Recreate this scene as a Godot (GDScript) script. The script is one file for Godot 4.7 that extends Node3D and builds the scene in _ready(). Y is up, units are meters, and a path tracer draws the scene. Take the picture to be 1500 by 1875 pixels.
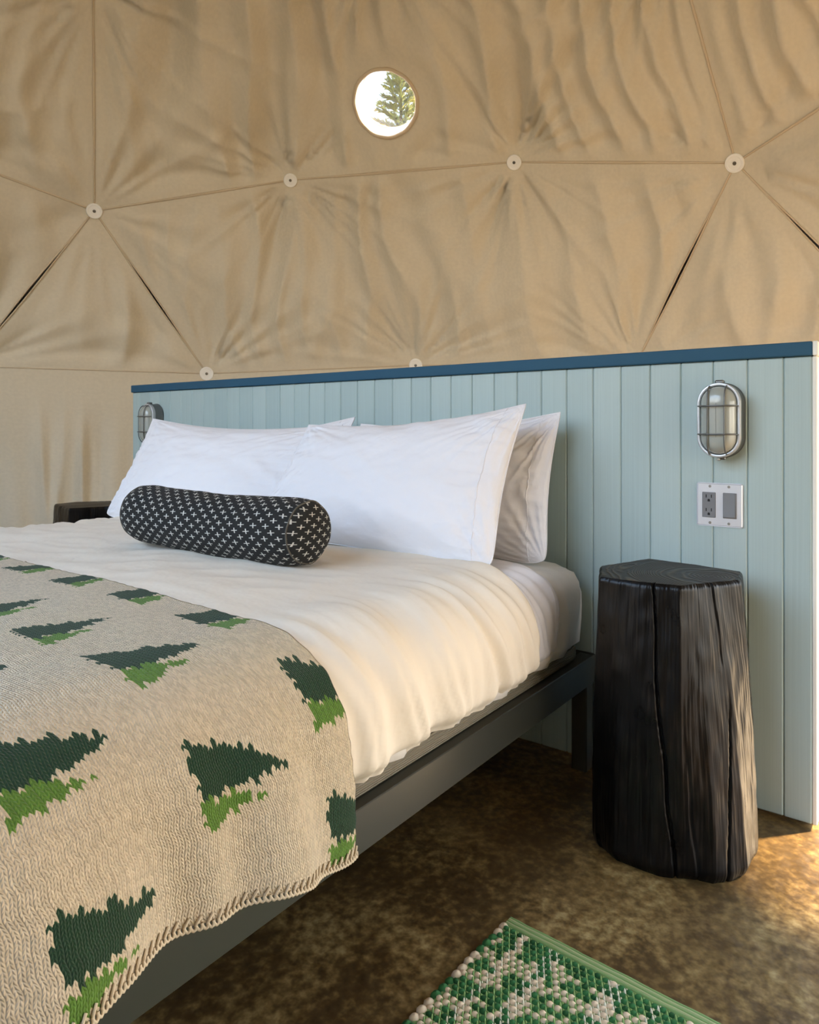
extends Node3D
# A bed in a fabric-lined geodesic dome. y is up, metres; the headboard's face is the plane z = 0.

const FL := -0.012                       # floor level
const EYE := Vector3(1.7735, 1.0, 2.0324)
const AXIS := Vector3(0.336, 0.780, 1.261)  # centre of the dome's sphere
const RAD := 3.5
const YAW := -2.6277982605610912

var taken := {}
var mats := {}
var rng := RandomNumberGenerator.new()
var nz := FastNoiseLite.new()
var nz2 := FastNoiseLite.new()


func _ready() -> void:
	rng.seed = 7
	nz.seed = 11
	nz.frequency = 1.0
	nz.fractal_octaves = 3
	nz2.seed = 23
	nz2.frequency = 1.0
	nz2.fractal_type = FastNoiseLite.FRACTAL_NONE
	camera_and_light()
	materials()
	build_outside()
	build_floor()
	build_dome()
	build_headboard()
	build_bed()
	build_bedding()
	build_blanket()
	build_pillows()
	build_bolster()
	build_stumps()
	build_sconces()
	build_plates()
	build_rug()


func camera_and_light() -> void:
	var cam := Camera3D.new()
	cam.name = "camera"
	add_child(cam)
	cam.position = EYE
	cam.rotation.y = atan2(0.6, 0.8)
	var near := 0.05
	cam.keep_aspect = Camera3D.KEEP_HEIGHT
	cam.set_frustum(1875.0 / 1290.0 * near, Vector2(0, -152.5 / 1290.0 * near), near, 200.0)
	cam.current = true

	var env := Environment.new()
	var sm := ProceduralSkyMaterial.new()
	sm.sky_top_color = Color(0.68, 0.83, 1.0)
	sm.sky_horizon_color = Color(1.0, 0.95, 0.85)
	sm.sky_curve = 0.2
	sm.ground_horizon_color = Color(0.62, 0.58, 0.5)
	sm.ground_bottom_color = Color(0.45, 0.4, 0.33)
	sm.sky_energy_multiplier = 1.0
	sm.ground_energy_multiplier = 0.6
	var sky := Sky.new()
	sky.sky_material = sm
	env.background_mode = Environment.BG_SKY
	env.sky = sky
	env.tonemap_mode = Environment.TONE_MAPPER_LINEAR
	env.tonemap_exposure = 8.5
	env.sdfgi_enabled = true
	env.ssao_enabled = true
	env.ssil_enabled = true
	var we := WorldEnvironment.new()
	we.name = "world_environment"
	we.environment = env
	add_child(we)

	var sun := DirectionalLight3D.new()
	sun.name = "sun"
	sun.light_color = Color(1.0, 0.87, 0.68)
	sun.light_energy = 1.5
	sun.light_angular_distance = 4.0
	sun.shadow_enabled = true
	sun.sky_mode = DirectionalLight3D.SKY_MODE_LIGHT_ONLY
	add_child(sun)
	var az := deg_to_rad(-50.0)
	var el := deg_to_rad(35.5)
	var to_sun := Vector3(cos(el) * cos(az), sin(el), cos(el) * sin(az))
	sun.look_at_from_position(to_sun * 20.0, Vector3.ZERO, Vector3.UP)


# ---------------------------------------------------------------- naming and tagging
func numbered(n: String) -> String:
	if not taken.has(n):
		taken[n] = 0
		return n
	taken[n] += 1
	return "%s_%03d" % [n, taken[n]]


func tag(o: Node3D, label: String, category: String, group := "") -> void:
	o.set_meta("label", label)
	o.set_meta("category", category)
	if group:
		o.set_meta("group", group)


func thing(called: String, label: String, category: String, at := Vector3.ZERO, group := "") -> Node3D:
	var o := Node3D.new()
	o.name = numbered(called)
	add_child(o)
	o.position = at
	tag(o, label, category, group)
	return o


func structure(called: String) -> Node3D:
	var o := Node3D.new()
	o.name = called
	add_child(o)
	o.set_meta("kind", "structure")
	return o


func part(called: String, mesh: Mesh, mat: Material, parent: Node3D, xf := Transform3D()) -> MeshInstance3D:
	var o := MeshInstance3D.new()
	o.mesh = mesh
	o.material_override = mat
	o.transform = xf
	if parent == self:
		o.name = numbered(called)
		add_child(o)
	else:
		var n := called
		var k := 0
		while parent.has_node(NodePath(n)):
			k += 1
			n = "%s_%03d" % [called, k]
		o.name = n
		parent.add_child(o)
	return o


# ---------------------------------------------------------------- mesh helpers
func smooth_mesh(v: PackedVector3Array, uv: PackedVector2Array, idx: PackedInt32Array, col := PackedColorArray()) -> ArrayMesh:
	var nr := PackedVector3Array()
	nr.resize(v.size())
	for t in range(0, idx.size(), 3):
		var a := idx[t]
		var b := idx[t + 1]
		var c := idx[t + 2]
		var n := (v[c] - v[a]).cross(v[b] - v[a])
		nr[a] += n
		nr[b] += n
		nr[c] += n
	for i in nr.size():
		nr[i] = nr[i].normalized() if nr[i].length_squared() > 0.0 else Vector3.UP
	var arr := []
	arr.resize(Mesh.ARRAY_MAX)
	arr[Mesh.ARRAY_VERTEX] = v
	arr[Mesh.ARRAY_NORMAL] = nr
	if uv.size():
		arr[Mesh.ARRAY_TEX_UV] = uv
	if col.size():
		arr[Mesh.ARRAY_COLOR] = col
	arr[Mesh.ARRAY_INDEX] = idx
	var m := ArrayMesh.new()
	m.add_surface_from_arrays(Mesh.PRIMITIVE_TRIANGLES, arr)
	return m


# a grid of (nu + 1) x (nv + 1) points; the front is the side of (d/du x d/dv)
func grid(nu: int, nv: int, f: Callable, uvf: Callable, close_u := false) -> ArrayMesh:
	var v := PackedVector3Array()
	var uv := PackedVector2Array()
	var idx := PackedInt32Array()
	for j in nv + 1:
		for i in nu + 1:
			v.append(f.call(i % nu if close_u else i, j))
			uv.append(uvf.call(i, j))
	var w := nu + 1
	for j in nv:
		for i in nu:
			var a := j * w + i
			idx.append_array([a, a + w + 1, a + 1, a, a + w, a + w + 1])
	var m := smooth_mesh(v, uv, idx)
	if close_u:  # the first and last columns share their normals
		var arr := m.surface_get_arrays(0)
		var nr: PackedVector3Array = arr[Mesh.ARRAY_NORMAL]
		for j in nv + 1:
			var n := (nr[j * w] + nr[j * w + nu]).normalized()
			nr[j * w] = n
			nr[j * w + nu] = n
		arr[Mesh.ARRAY_NORMAL] = nr
		m = ArrayMesh.new()
		m.add_surface_from_arrays(Mesh.PRIMITIVE_TRIANGLES, arr)
	return m


func no_uv(_i: int, _j: int) -> Vector2:
	return Vector2.ZERO


func start() -> SurfaceTool:
	var st := SurfaceTool.new()
	st.begin(Mesh.PRIMITIVE_TRIANGLES)
	return st


# one triangle turned so that its front faces away from the point c
func tri(st: SurfaceTool, a: Vector3, b: Vector3, d: Vector3, c: Vector3) -> void:
	var n := (d - a).cross(b - a)
	if n.dot((a + b + d) / 3.0 - c) < 0.0:
		var s := b
		b = d
		d = s
	for p in [a, b, d]:
		st.set_uv(Vector2(p.x + p.z, p.y))
		st.add_vertex(p)


func quad(st: SurfaceTool, a: Vector3, b: Vector3, d: Vector3, e: Vector3, c: Vector3) -> void:
	tri(st, a, b, d, c)
	tri(st, a, d, e, c)


# a box with chamfered edges, added to st
func bevel(st: SurfaceTool, at: Vector3, size: Vector3, b: float, xf := Transform3D()) -> void:
	var h := size / 2.0
	var c := xf * at
	st.set_smooth_group(-1)
	var p := func(sx, sy, sz, ax):
		var q := Vector3(sx * h.x, sy * h.y, sz * h.z)
		if ax != 0: q.x -= sx * b
		if ax != 1: q.y -= sy * b
		if ax != 2: q.z -= sz * b
		return xf * (at + q)
	for s in [-1, 1]:
		quad(st, p.call(s, -1, -1, 0), p.call(s, 1, -1, 0), p.call(s, 1, 1, 0), p.call(s, -1, 1, 0), c)
		quad(st, p.call(-1, s, -1, 1), p.call(1, s, -1, 1), p.call(1, s, 1, 1), p.call(-1, s, 1, 1), c)
		quad(st, p.call(-1, -1, s, 2), p.call(1, -1, s, 2), p.call(1, 1, s, 2), p.call(-1, 1, s, 2), c)
		for t in [-1, 1]:
			quad(st, p.call(s, t, -1, 0), p.call(s, t, 1, 0), p.call(s, t, 1, 1), p.call(s, t, -1, 1), c)
			quad(st, p.call(s, -1, t, 0), p.call(s, 1, t, 0), p.call(s, 1, t, 2), p.call(s, -1, t, 2), c)
			quad(st, p.call(-1, s, t, 1), p.call(1, s, t, 1), p.call(1, s, t, 2), p.call(-1, s, t, 2), c)
			for u in [-1, 1]:
				tri(st, p.call(s, t, u, 0), p.call(s, t, u, 1), p.call(s, t, u, 2), c)


func box_mesh(at: Vector3, size: Vector3, b := 0.002) -> ArrayMesh:
	var st := start()
	bevel(st, at, size, b)
	st.generate_normals()
	return st.commit()


# a bar of rectangular section from a to b
func bar_mesh(a: Vector3, b: Vector3, wide: float, deep: float, out: Vector3) -> ArrayMesh:
	var x := (b - a).normalized()
	var z := (out - x * out.dot(x)).normalized()
	var y := z.cross(x)
	var st := start()
	bevel(st, Vector3.ZERO, Vector3((b - a).length(), wide, deep), 0.004, Transform3D(Basis(x, y, z), (a + b) / 2.0))
	st.generate_normals()
	return st.commit()


# a round tube along points
func tube(pts: PackedVector3Array, r: float, sides := 8, closed := false) -> ArrayMesh:
	var n := pts.size()
	var v := PackedVector3Array()
	var idx := PackedInt32Array()
	var t0 := (pts[1] - pts[0]).normalized()
	var up := Vector3.UP if absf(t0.y) < 0.9 else Vector3.RIGHT
	var side := t0.cross(up).normalized()
	for i in n:
		var d := pts[(i + 1) % n] - pts[(i - 1 + n) % n] if closed else pts[mini(i + 1, n - 1)] - pts[maxi(i - 1, 0)]
		d = d.normalized()
		side = (side - d * side.dot(d)).normalized()
		var other := d.cross(side)
		for k in sides:
			var a := TAU * k / sides
			v.append(pts[i] + (side * cos(a) + other * sin(a)) * r)
	var rows := n if closed else n - 1
	for i in rows:
		for k in sides:
			var a := i * sides + k
			var b := i * sides + (k + 1) % sides
			var c := ((i + 1) % n) * sides + k
			var d := ((i + 1) % n) * sides + (k + 1) % sides
			idx.append_array([a, c, b, b, c, d])
	if not closed:
		for e in [0, n - 1]:
			v.append(pts[e])
			for k in sides:
				var a: int = e * sides + k
				var b: int = e * sides + (k + 1) % sides
				idx.append_array([v.size() - 1, a, b] if e == 0 else [v.size() - 1, b, a])
	return smooth_mesh(v, PackedVector2Array(), idx)


# a solid of revolution about +z: profile points are (radius, z)
func lathe(profile: Array, sides := 32) -> ArrayMesh:
	var st := start()
	for j in profile.size() - 1:
		st.set_smooth_group(j)
		var a: Vector2 = profile[j]
		var b: Vector2 = profile[j + 1]
		for k in sides:
			var p := TAU * k / sides
			var q := TAU * (k + 1) / sides
			var v := [Vector3(a.x * cos(p), a.x * sin(p), a.y), Vector3(a.x * cos(q), a.x * sin(q), a.y), Vector3(b.x * cos(q), b.x * sin(q), b.y), Vector3(b.x * cos(p), b.x * sin(p), b.y)]
			for t in [[0, 2, 1], [0, 3, 2]]:
				if v[t[0]].distance_squared_to(v[t[1]]) < 1e-14 or v[t[1]].distance_squared_to(v[t[2]]) < 1e-14 or v[t[0]].distance_squared_to(v[t[2]]) < 1e-14:
					continue
				for m in t:
					st.add_vertex(v[m])
	st.generate_normals()
	return st.commit()


func bars(parent: Node3D, called: String, list: Array, wide: float, deep: float) -> void:
	for e in list:
		part(called, bar_mesh(e[0], e[1], wide, deep, (e[0] + e[1]) / 2 - AXIS), mats.frame_metal, parent)


func ss(a: float, b: float, x: float) -> float:
	return smoothstep(a, b, x)


func frame(n: Vector3, up := Vector3.UP) -> Basis:   # a basis whose z is n
	var z := n.normalized()
	var x := up.cross(z).normalized()
	return Basis(x, z.cross(x), z)


# ---------------------------------------------------------------- materials
func plain(c: Color, rough: float, metal := 0.0) -> StandardMaterial3D:
	var m := StandardMaterial3D.new()
	m.albedo_color = c
	m.roughness = rough
	m.metallic = metal
	return m


func noise_tex(size: int, freq: float, octaves: int, seed_: int, ramp: Gradient = null, kind := FastNoiseLite.TYPE_SIMPLEX_SMOOTH) -> NoiseTexture2D:
	var n := FastNoiseLite.new()
	n.noise_type = kind
	n.seed = seed_
	n.frequency = freq
	n.fractal_octaves = octaves
	var t := NoiseTexture2D.new()
	t.width = size
	t.height = size
	t.seamless = true
	t.noise = n
	if ramp:
		t.color_ramp = ramp
	return t


func ramp(stops: Array) -> Gradient:
	var g := Gradient.new()
	var o := PackedFloat32Array()
	var c := PackedColorArray()
	for s in stops:
		o.append(s[0])
		c.append(s[1])
	g.offsets = o
	g.colors = c
	return g


func picture(w: int, h: int, bytes: PackedByteArray, fmt := Image.FORMAT_RGB8) -> ImageTexture:
	return ImageTexture.create_from_image(Image.create_from_data(w, h, false, fmt, bytes))


func bump(m: StandardMaterial3D, t: Texture2D, cm: float) -> void:
	m.heightmap_enabled = true
	m.heightmap_texture = t
	m.heightmap_scale = cm


func materials() -> void:
	# tent lining: plain woven polyester, matt
	var m := plain(Color(0.87, 0.822, 0.725), 0.85)
	m.albedo_texture = noise_tex(256, 0.05, 4, 3, ramp([[0.0, Color(0.95, 0.95, 0.95)], [1.0, Color(1, 1, 1)]]))
	m.uv1_triplanar = true
	m.uv1_scale = Vector3(3, 3, 3)
	m.rim_enabled = true
	m.rim = 0.2
	mats.lining = m
	mats.hem = plain(Color(0.81, 0.74, 0.63), 0.8)
	mats.shell = plain(Color(0.8, 0.8, 0.8), 0.8)
	mats.vinyl = plain(Color(0.9, 0.91, 0.95), 0.5)
	m = plain(Color(1, 1, 1, 0.05), 0.05)
	m.transparency = BaseMaterial3D.TRANSPARENCY_ALPHA
	mats.pane = m
	mats.frame_metal = plain(Color(0.75, 0.75, 0.73), 0.5)
	mats.disc = plain(Color(0.97, 0.955, 0.92), 0.4)
	mats.bolt = plain(Color(0.5, 0.48, 0.45), 0.3, 0.9)

	# stained and sealed concrete
	m = plain(Color.WHITE, 0.35)
	m.albedo_texture = concrete()
	m.uv1_triplanar = true
	m.uv1_scale = Vector3(0.55, 0.55, 0.55)
	m.roughness_texture = noise_tex(512, 0.01, 4, 8, ramp([[0.0, Color(0.75, 0.75, 0.75)], [1.0, Color(1, 1, 1)]]))
	m.roughness = 0.5
	m.normal_enabled = true
	m.normal_texture = noise_tex(512, 0.06, 4, 9)
	m.normal_texture.as_normal_map = true
	m.normal_texture.bump_strength = 1.5
	m.normal_scale = 0.4
	mats.floor = m

	# painted boards: three tints of the same pale blue
	for k in 3:
		m = plain(Color(0.68, 0.755, 0.745).lightened(0.03 * k - 0.02) if k else Color(0.67, 0.745, 0.738), 0.5)
		m.albedo_texture = streaks(128, 256, 40 + k, 0.03)
		bump(m, m.albedo_texture, 0.08)
		m.uv1_scale = Vector3(6, 0.8, 1)
		m.uv1_offset = Vector3(0.13 * k, 0.3 * k, 0)
		mats["board%d" % k] = m
	mats.cap = plain(Color(0.21, 0.35, 0.44), 0.55)
	mats.cap.metallic_specular = 0.2
	mats.white_trim = plain(Color(0.93, 0.92, 0.88), 0.5)
	mats.dark = plain(Color(0.02, 0.02, 0.018), 0.6)

	mats.bed_metal = plain(Color(0.20, 0.20, 0.17), 0.36, 0.0)
	mats.bed_metal.metallic_specular = 0.6
	m = plain(Color(0.52, 0.49, 0.42), 0.9)
	var rib := PackedByteArray()
	for y in 64:
		for x in 4:
			rib.append(int(127 + 127 * cos(TAU * y / 8.0)))
	bump(m, picture(4, 64, rib, Image.FORMAT_L8), 0.25)
	m.uv1_scale = Vector3(1, 28, 1)
	mats.ribbed = m

	# bed linen
	m = plain(Color(0.915, 0.905, 0.91), 0.9)
	bump(m, noise_tex(512, 0.012, 4, 51), 0.16)
	m.uv1_scale = Vector3(2.2, 2.2, 1)
	m.rim_enabled = true
	m.rim = 0.15
	mats.pillow = m
	m = plain(Color(0.915, 0.87, 0.80), 0.9)
	bump(m, noise_tex(512, 0.014, 4, 52), 0.18)
	m.uv1_scale = Vector3(1.6, 1.6, 1)
	m.rim_enabled = true
	m.rim = 0.15
	mats.duvet = m
	m = plain(Color(0.885, 0.86, 0.83), 0.9)
	bump(m, noise_tex(512, 0.014, 4, 53), 0.22)
	m.uv1_scale = Vector3(1.6, 1.6, 1)
	mats.sheet = m
	m = m.duplicate()
	m.albedo_color = Color(0.90, 0.89, 0.905)
	mats.flat_sheet = m

	# cast metal and frosted glass of the wall lamps
	mats.cast = plain(Color(0.78, 0.79, 0.80), 0.34, 0.55)
	mats.cast_dark = plain(Color(0.45, 0.46, 0.46), 0.42, 0.7)
	m = plain(Color(0.64, 0.66, 0.63), 0.26)
	m.clearcoat_enabled = true
	m.clearcoat = 0.8
	m.clearcoat_roughness = 0.12
	bump(m, noise_tex(256, 0.03, 3, 61), 0.05)
	mats.frosted = m
	mats.plate = plain(Color(0.86, 0.87, 0.89), 0.3, 0.35)
	mats.device = plain(Color(0.47, 0.475, 0.485), 0.45)
	mats.screw = plain(Color(0.62, 0.62, 0.6), 0.3, 0.9)

	# charred timber
	m = plain(Color.WHITE, 0.42)
	m.albedo_texture = charred()
	bump(m, streaks(256, 512, 77, 1.0), 0.09)
	m.roughness_texture = noise_tex(256, 0.02, 4, 78, ramp([[0.0, Color(0.6, 0.6, 0.6)], [1.0, Color(1, 1, 1)]]))
	m.metallic_specular = 0.36
	mats.char = m
	m = plain(Color.WHITE, 0.5)
	m.albedo_texture = rings(false)
	bump(m, rings(true), 0.3)
	mats.char_top = m

	knit()
	crosses()
	m = plain(Color.WHITE, 0.95)
	m.vertex_color_use_as_albedo = true
	mats.rag = m
	mats.green_cord = plain(Color(0.50, 0.62, 0.38), 0.9)
	mats.pale_cord = plain(Color(0.66, 0.70, 0.50), 0.9)
	mats.cream_rag = plain(Color(0.86, 0.78, 0.66), 0.95)
	mats.green_rag = plain(Color(0.20, 0.42, 0.22), 0.95)


func streaks(w: int, h: int, seed_: int, depth: float) -> ImageTexture:
	var n := FastNoiseLite.new()
	n.seed = seed_
	n.frequency = 1.0
	n.fractal_octaves = 4
	var b := PackedByteArray()
	for y in h:
		for x in w:
			var a := TAU * x / w
			var c := TAU * y / h
			var g := n.get_noise_3d(cos(a) * 6.0 + cos(c) * 0.25, sin(a) * 6.0 + sin(c) * 0.25, cos(c + 1.0) * 0.25)
			b.append(int(clampf(255.0 * (1.0 - depth * (0.5 - g)), 0, 255)))
	return picture(w, h, b, Image.FORMAT_L8)


func concrete() -> ImageTexture:
	var w := 1024
	var big := FastNoiseLite.new()
	big.seed = 5
	big.frequency = 0.006
	big.fractal_octaves = 5
	var fine := FastNoiseLite.new()
	fine.seed = 6
	fine.frequency = 0.05
	fine.fractal_octaves = 4
	fine.fractal_gain = 0.65
	var a := big.get_seamless_image(w, w, false, false, 0.2, true)
	var c := fine.get_seamless_image(w, w, false, false, 0.2, true)
	var da := a.get_data()
	var dc := c.get_data()
	var b := PackedByteArray()
	b.resize(w * w * 3)
	var g := ramp([[0.0, Color(0.23, 0.175, 0.095)], [0.36, Color(0.34, 0.265, 0.15)], [0.55, Color(0.48, 0.39, 0.235)], [0.72, Color(0.61, 0.525, 0.35)], [1.0, Color(0.76, 0.69, 0.52)]])
	var lut := []
	for k in 256:
		lut.append(g.sample(k / 255.0))
	for i in w * w:
		var k := clampi(int(da[i] * 0.5 + dc[i] * 0.62 - 22), 0, 255)
		var q: Color = lut[k]
		b[i * 3] = int(q.r * 255)
		b[i * 3 + 1] = int(q.g * 255)
		b[i * 3 + 2] = int(q.b * 255)
	return picture(w, w, b)


func charred() -> ImageTexture:
	var w := 512
	var n := FastNoiseLite.new()
	n.seed = 31
	n.frequency = 1.0
	n.fractal_octaves = 4
	var b := PackedByteArray()
	b.resize(w * w * 3)
	for y in w:
		for x in w:
			var g := n.get_noise_2d(x * 0.09, y * 0.008)
			var p := n.get_noise_2d(x * 0.012 + 40.0, y * 0.012)
			var t := clampf(g * 0.9 + p * 0.7, 0.0, 1.0)
			var i := (y * w + x) * 3
			b[i] = int(7 + 26 * t)
			b[i + 1] = int(6 + 22 * t)
			b[i + 2] = int(6 + 17 * t)
	return picture(w, w, b)


# the end grain on top of a stump: uneven growth rings about an off-centre heart
func rings(height: bool) -> ImageTexture:
	var w := 512
	var b := PackedByteArray()
	for y in w:
		for x in w:
			var dx := x / float(w) - 0.70
			var dy := y / float(w) - 0.46
			var r := sqrt(dx * dx + dy * dy)
			var wob := nz.get_noise_2d(dx * 3.0, dy * 3.0) * 0.02 + nz.get_noise_2d(dx * 14.0, dy * 14.0) * 0.003
			var s := 0.5 + 0.5 * sin((r + wob) * 230.0 * (1.0 + 0.2 * sin(r * 17.0)))
			s = s * s
			var stain := 0.5 + 0.5 * nz.get_noise_2d(dx * 5.0 + 9.0, dy * 5.0)
			if height:
				b.append(int(40 + 200 * s))
			else:
				var t := s * (0.3 + 0.7 * stain)
				b.append_array([int(20 + 76 * t), int(17 + 62 * t), int(14 + 42 * t)])
	return picture(w, w, b, Image.FORMAT_L8 if height else Image.FORMAT_RGB8)


# the knitted throw: one tile of 1.308 m (across the bed) by 0.44 m (towards the foot), eleven trees
func knit() -> void:
	var w := 2048
	var h := 690
	var wales := 60      # stitch columns along v
	var courses := 240   # stitch rows along u
	var col := PackedByteArray()
	var hgt := PackedByteArray()
	col.resize(w * h * 3)
	hgt.resize(w * h)
	var r := RandomNumberGenerator.new()
	r.seed = 99
	var jag := []
	for k in wales * 8:
		jag.append(r.randf())
	# which yarn each stitch is: 0 beige, 1 dark green, 2 light green
	var yarn := PackedByteArray()
	yarn.resize(wales * courses)
	for wv in wales:
		for cu in courses:
			var u := (cu + 0.5) / courses * 1.308
			var v := (wv + 0.5) / wales * 0.44
			var y := 0
			for row in 2:
				var vb := 0.068 + 0.22 * row
				for turn in [0.0, 0.44]:
					var bb: float = (vb + turn - v) / 0.144
					if bb < -0.04 or bb > 1.0:
						continue
					for k in range(-1, 8):
						var a: float = (u - (0.033 + 0.218 * k - 0.118 * row)) / 0.122
						if a < -0.3 or a > 1.3 or (row == 1 and (k == 0 or k == 6)):
							continue
						var j1: float = jag[(wv * 3 + k * 7 + row * 13 + 50) % jag.size()]
						var j2: float = jag[(wv * 5 + k * 11 + row * 17 + 90) % jag.size()]
						var j3: float = jag[(wv * 7 + k * 5 + row * 3 + 10) % jag.size()]
						var j4: float = jag[(cu * 3 + k * 5) % jag.size()]
						if bb < 0.0 + 0.05 * (j4 - 0.5):
							continue
						var left := 0.03 + 0.43 * bb - 0.12 * (j1 - 0.35)
						var right := 0.68 if bb < 0.3 else lerpf(0.74, 0.50, (bb - 0.3) / 0.7)
						right += 0.12 * (j2 - 0.5)
						if a > left and a < right and left < right:
							y = 1
						var l_left := (0.70 if bb < 0.36 else lerpf(0.74, 0.83, (bb - 0.36) / 0.36)) - 0.15 * (j3 - 0.4) * (1.0 - bb)
						var l_right := lerpf(1.02, 0.80, bb / 0.72) + 0.09 * (j2 - 0.5)
						if bb < 0.72 and a > l_left and a < l_right:
							y = 2
			yarn[wv * courses + cu] = y
	var base := [Color(0.82, 0.755, 0.65), Color(0.085, 0.225, 0.13), Color(0.35, 0.50, 0.17)]
	var tone := []
	for k in wales * courses * 2:
		tone.append(0.94 + 0.12 * r.randf())
	for y in h:
		var fv := y / float(h) * wales
		var wv := int(fv)
		var a := fv - wv
		var leg := 0 if a < 0.5 else 1
		for x in w:
			var fu := x / float(w) * courses
			# the two legs of a stitch slant, so the stitch that a point belongs to is shifted by its place across the wale
			fu += (0.5 - absf(a - 0.5) * 2.0) * 0.9
			var cu := int(fu) % courses
			var b := fu - floorf(fu)
			var d := absf(a - (0.26 if leg == 0 else 0.74)) / 0.27
			var hh := sqrt(maxf(0.0, 1.0 - d * d)) * (0.55 + 0.45 * sin(PI * b))
			var q: Color = base[yarn[wv * courses + cu]]
			var t: float = tone[(wv * courses + cu) * 2 + leg]
			var i := (y * w + x) * 3
			col[i] = int(clampf(q.r * t * 255, 0, 255))
			col[i + 1] = int(clampf(q.g * t * 255, 0, 255))
			col[i + 2] = int(clampf(q.b * t * 255, 0, 255))
			hgt[y * w + x] = int(255 * hh)
	var m := plain(Color.WHITE, 0.95)
	m.albedo_texture = picture(w, h, col)
	bump(m, picture(w, h, hgt, Image.FORMAT_L8), 0.35)
	m.rim_enabled = true
	m.rim = 0.2
	mats.knit = m


# the bolster's cloth: rows of small white stitched crosses on black, every other row set off by half
func crosses() -> void:
	var w := 128
	var h := 176
	var col := PackedByteArray()
	var hgt := PackedByteArray()
	for y in h:
		for x in w:
			var on := 0.0
			for c in [Vector2(32, 44), Vector2(96, 132)]:
				var dx: float = x - c.x
				var dy: float = y - c.y
				var arm := 6.0 + 0.6 * sin(x * 1.3 + y * 0.9)
				if (absf(dx - 0.15 * dy) < arm and absf(dy) < 37.0) or (absf(dy + 0.15 * dx) < arm and absf(dx) < 34.0):
					on = 1.0
			var weave := 0.85 + 0.15 * sin(x * PI / 4.0) * sin(y * PI / 4.0)
			if on > 0:
				col.append_array([int(238 * weave), int(234 * weave), int(222 * weave)])
				hgt.append(230)
			else:
				col.append_array([int(36 * weave), int(35 * weave), int(33 * weave)])
				hgt.append(int(90 * weave))
	var m := plain(Color.WHITE, 0.95)
	m.albedo_texture = picture(w, h, col)
	bump(m, picture(w, h, hgt, Image.FORMAT_L8), 0.15)
	mats.crosses = m


# ---------------------------------------------------------------- outside
func build_outside() -> void:
	var g := structure("ground")
	var m := plain(Color(0.55, 0.50, 0.42), 0.95)
	m.albedo_texture = noise_tex(256, 0.03, 4, 70, ramp([[0.0, Color(0.7, 0.7, 0.66)], [1.0, Color(1, 1, 1)]]))
	m.uv1_triplanar = true
	m.uv1_scale = Vector3(0.2, 0.2, 0.2)
	part("soil", box_mesh(Vector3(0, FL - 0.45, 0), Vector3(70, 0.5, 70), 0.01), m, g)
	# the conifer that shows through the porthole
	var t := thing("conifer", "sunlit conifer seen through the round porthole window", "tree", Vector3(-6.85, FL - 0.2, -9.2))
	var trunk := plain(Color(0.33, 0.25, 0.18), 0.95)
	var pts := PackedVector3Array()
	for k in 9:
		pts.append(Vector3(0.05 * sin(k * 1.3), k * 1.06, 0.05 * cos(k * 1.7)))
	var tv := PackedVector3Array()
	var st := start()
	for k in 8:
		st.append_from(tube(PackedVector3Array([pts[k], pts[k + 1]]), 0.17 * (1.0 - k / 8.6), 8), 0, Transform3D())
	part("trunk", st.commit(), trunk, t)
	var leaf := plain(Color(0.58, 0.57, 0.21), 0.8)
	leaf.backlight_enabled = true
	leaf.backlight = Color(0.2, 0.22, 0.08)
	# a spray: a twig with needles on both sides
	var sp := start()
	for k in 12:
		var z := k * 0.018
		for s in [-1.0, 1.0]:
			for up in [-0.5, 0.5]:
				var tip := Vector3(s * 0.06 * (1.0 - k / 18.0), up * 0.03, z + 0.05)
				var rt := Vector3(0, 0, z)
				tri(sp, rt + Vector3(0, 0.004, 0), rt + Vector3(0, -0.004, 0.004), tip, Vector3(0, 0, -5))
				tri(sp, rt + Vector3(0, 0.004, 0), rt + Vector3(0.004, 0, 0.004), tip, Vector3(0, 0, -5))
	sp.generate_normals()
	var spray := sp.commit()
	var r := RandomNumberGenerator.new()
	r.seed = 5
	var place: Array[Transform3D] = []
	var limbs := start()
	for k in 150:
		var y := 1.2 + 7.2 * sqrt(k / 150.0)
		var reach := (8.7 - y) * 0.30 + 0.12
		var a := k * 2.399 + r.randf() * 0.4
		var out := Vector3(cos(a), 0.28 + 0.2 * r.randf(), sin(a))
		var b0 := Vector3(0, y, 0)
		limbs.append_from(tube(PackedVector3Array([b0, b0 + out * reach * 0.5, b0 + out * reach + Vector3(0, 0.04, 0)]), 0.012, 4), 0, Transform3D())
		var count := int(20 + reach * 75)
		for q in count:
			var f := 0.15 + 0.85 * q / count
			var at := b0 + out * reach * f
			var dir := (out.normalized() + Vector3(r.randf() - 0.5, r.randf() - 0.35, r.randf() - 0.5) * 1.7).normalized()
			place.append(Transform3D(frame(dir, Vector3(0.1, 1, 0.05)).scaled(Vector3.ONE * (0.38 + 0.4 * r.randf())), at))
	part("branch", limbs.commit(), trunk, t).set_meta("kind", "stuff")
	var mm := MultiMesh.new()
	mm.transform_format = MultiMesh.TRANSFORM_3D
	mm.mesh = spray
	mm.instance_count = place.size()
	for k in place.size():
		mm.set_instance_transform(k, place[k])
	var mi := MultiMeshInstance3D.new()
	mi.name = "needles"
	mi.multimesh = mm
	mi.material_override = leaf
	mi.set_meta("kind", "stuff")
	t.add_child(mi)


func build_floor() -> void:
	var f := structure("floor")
	part("slab", lathe([Vector2(0, 0.25), Vector2(3.75, 0.25), Vector2(3.8, 0.0), Vector2(0, 0)], 60), mats.floor, f, Transform3D(Basis(Vector3(1, 0, 0), Vector3(0, 0, -1), Vector3(0, 1, 0)), Vector3(AXIS.x, FL - 0.25, AXIS.z)))


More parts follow.
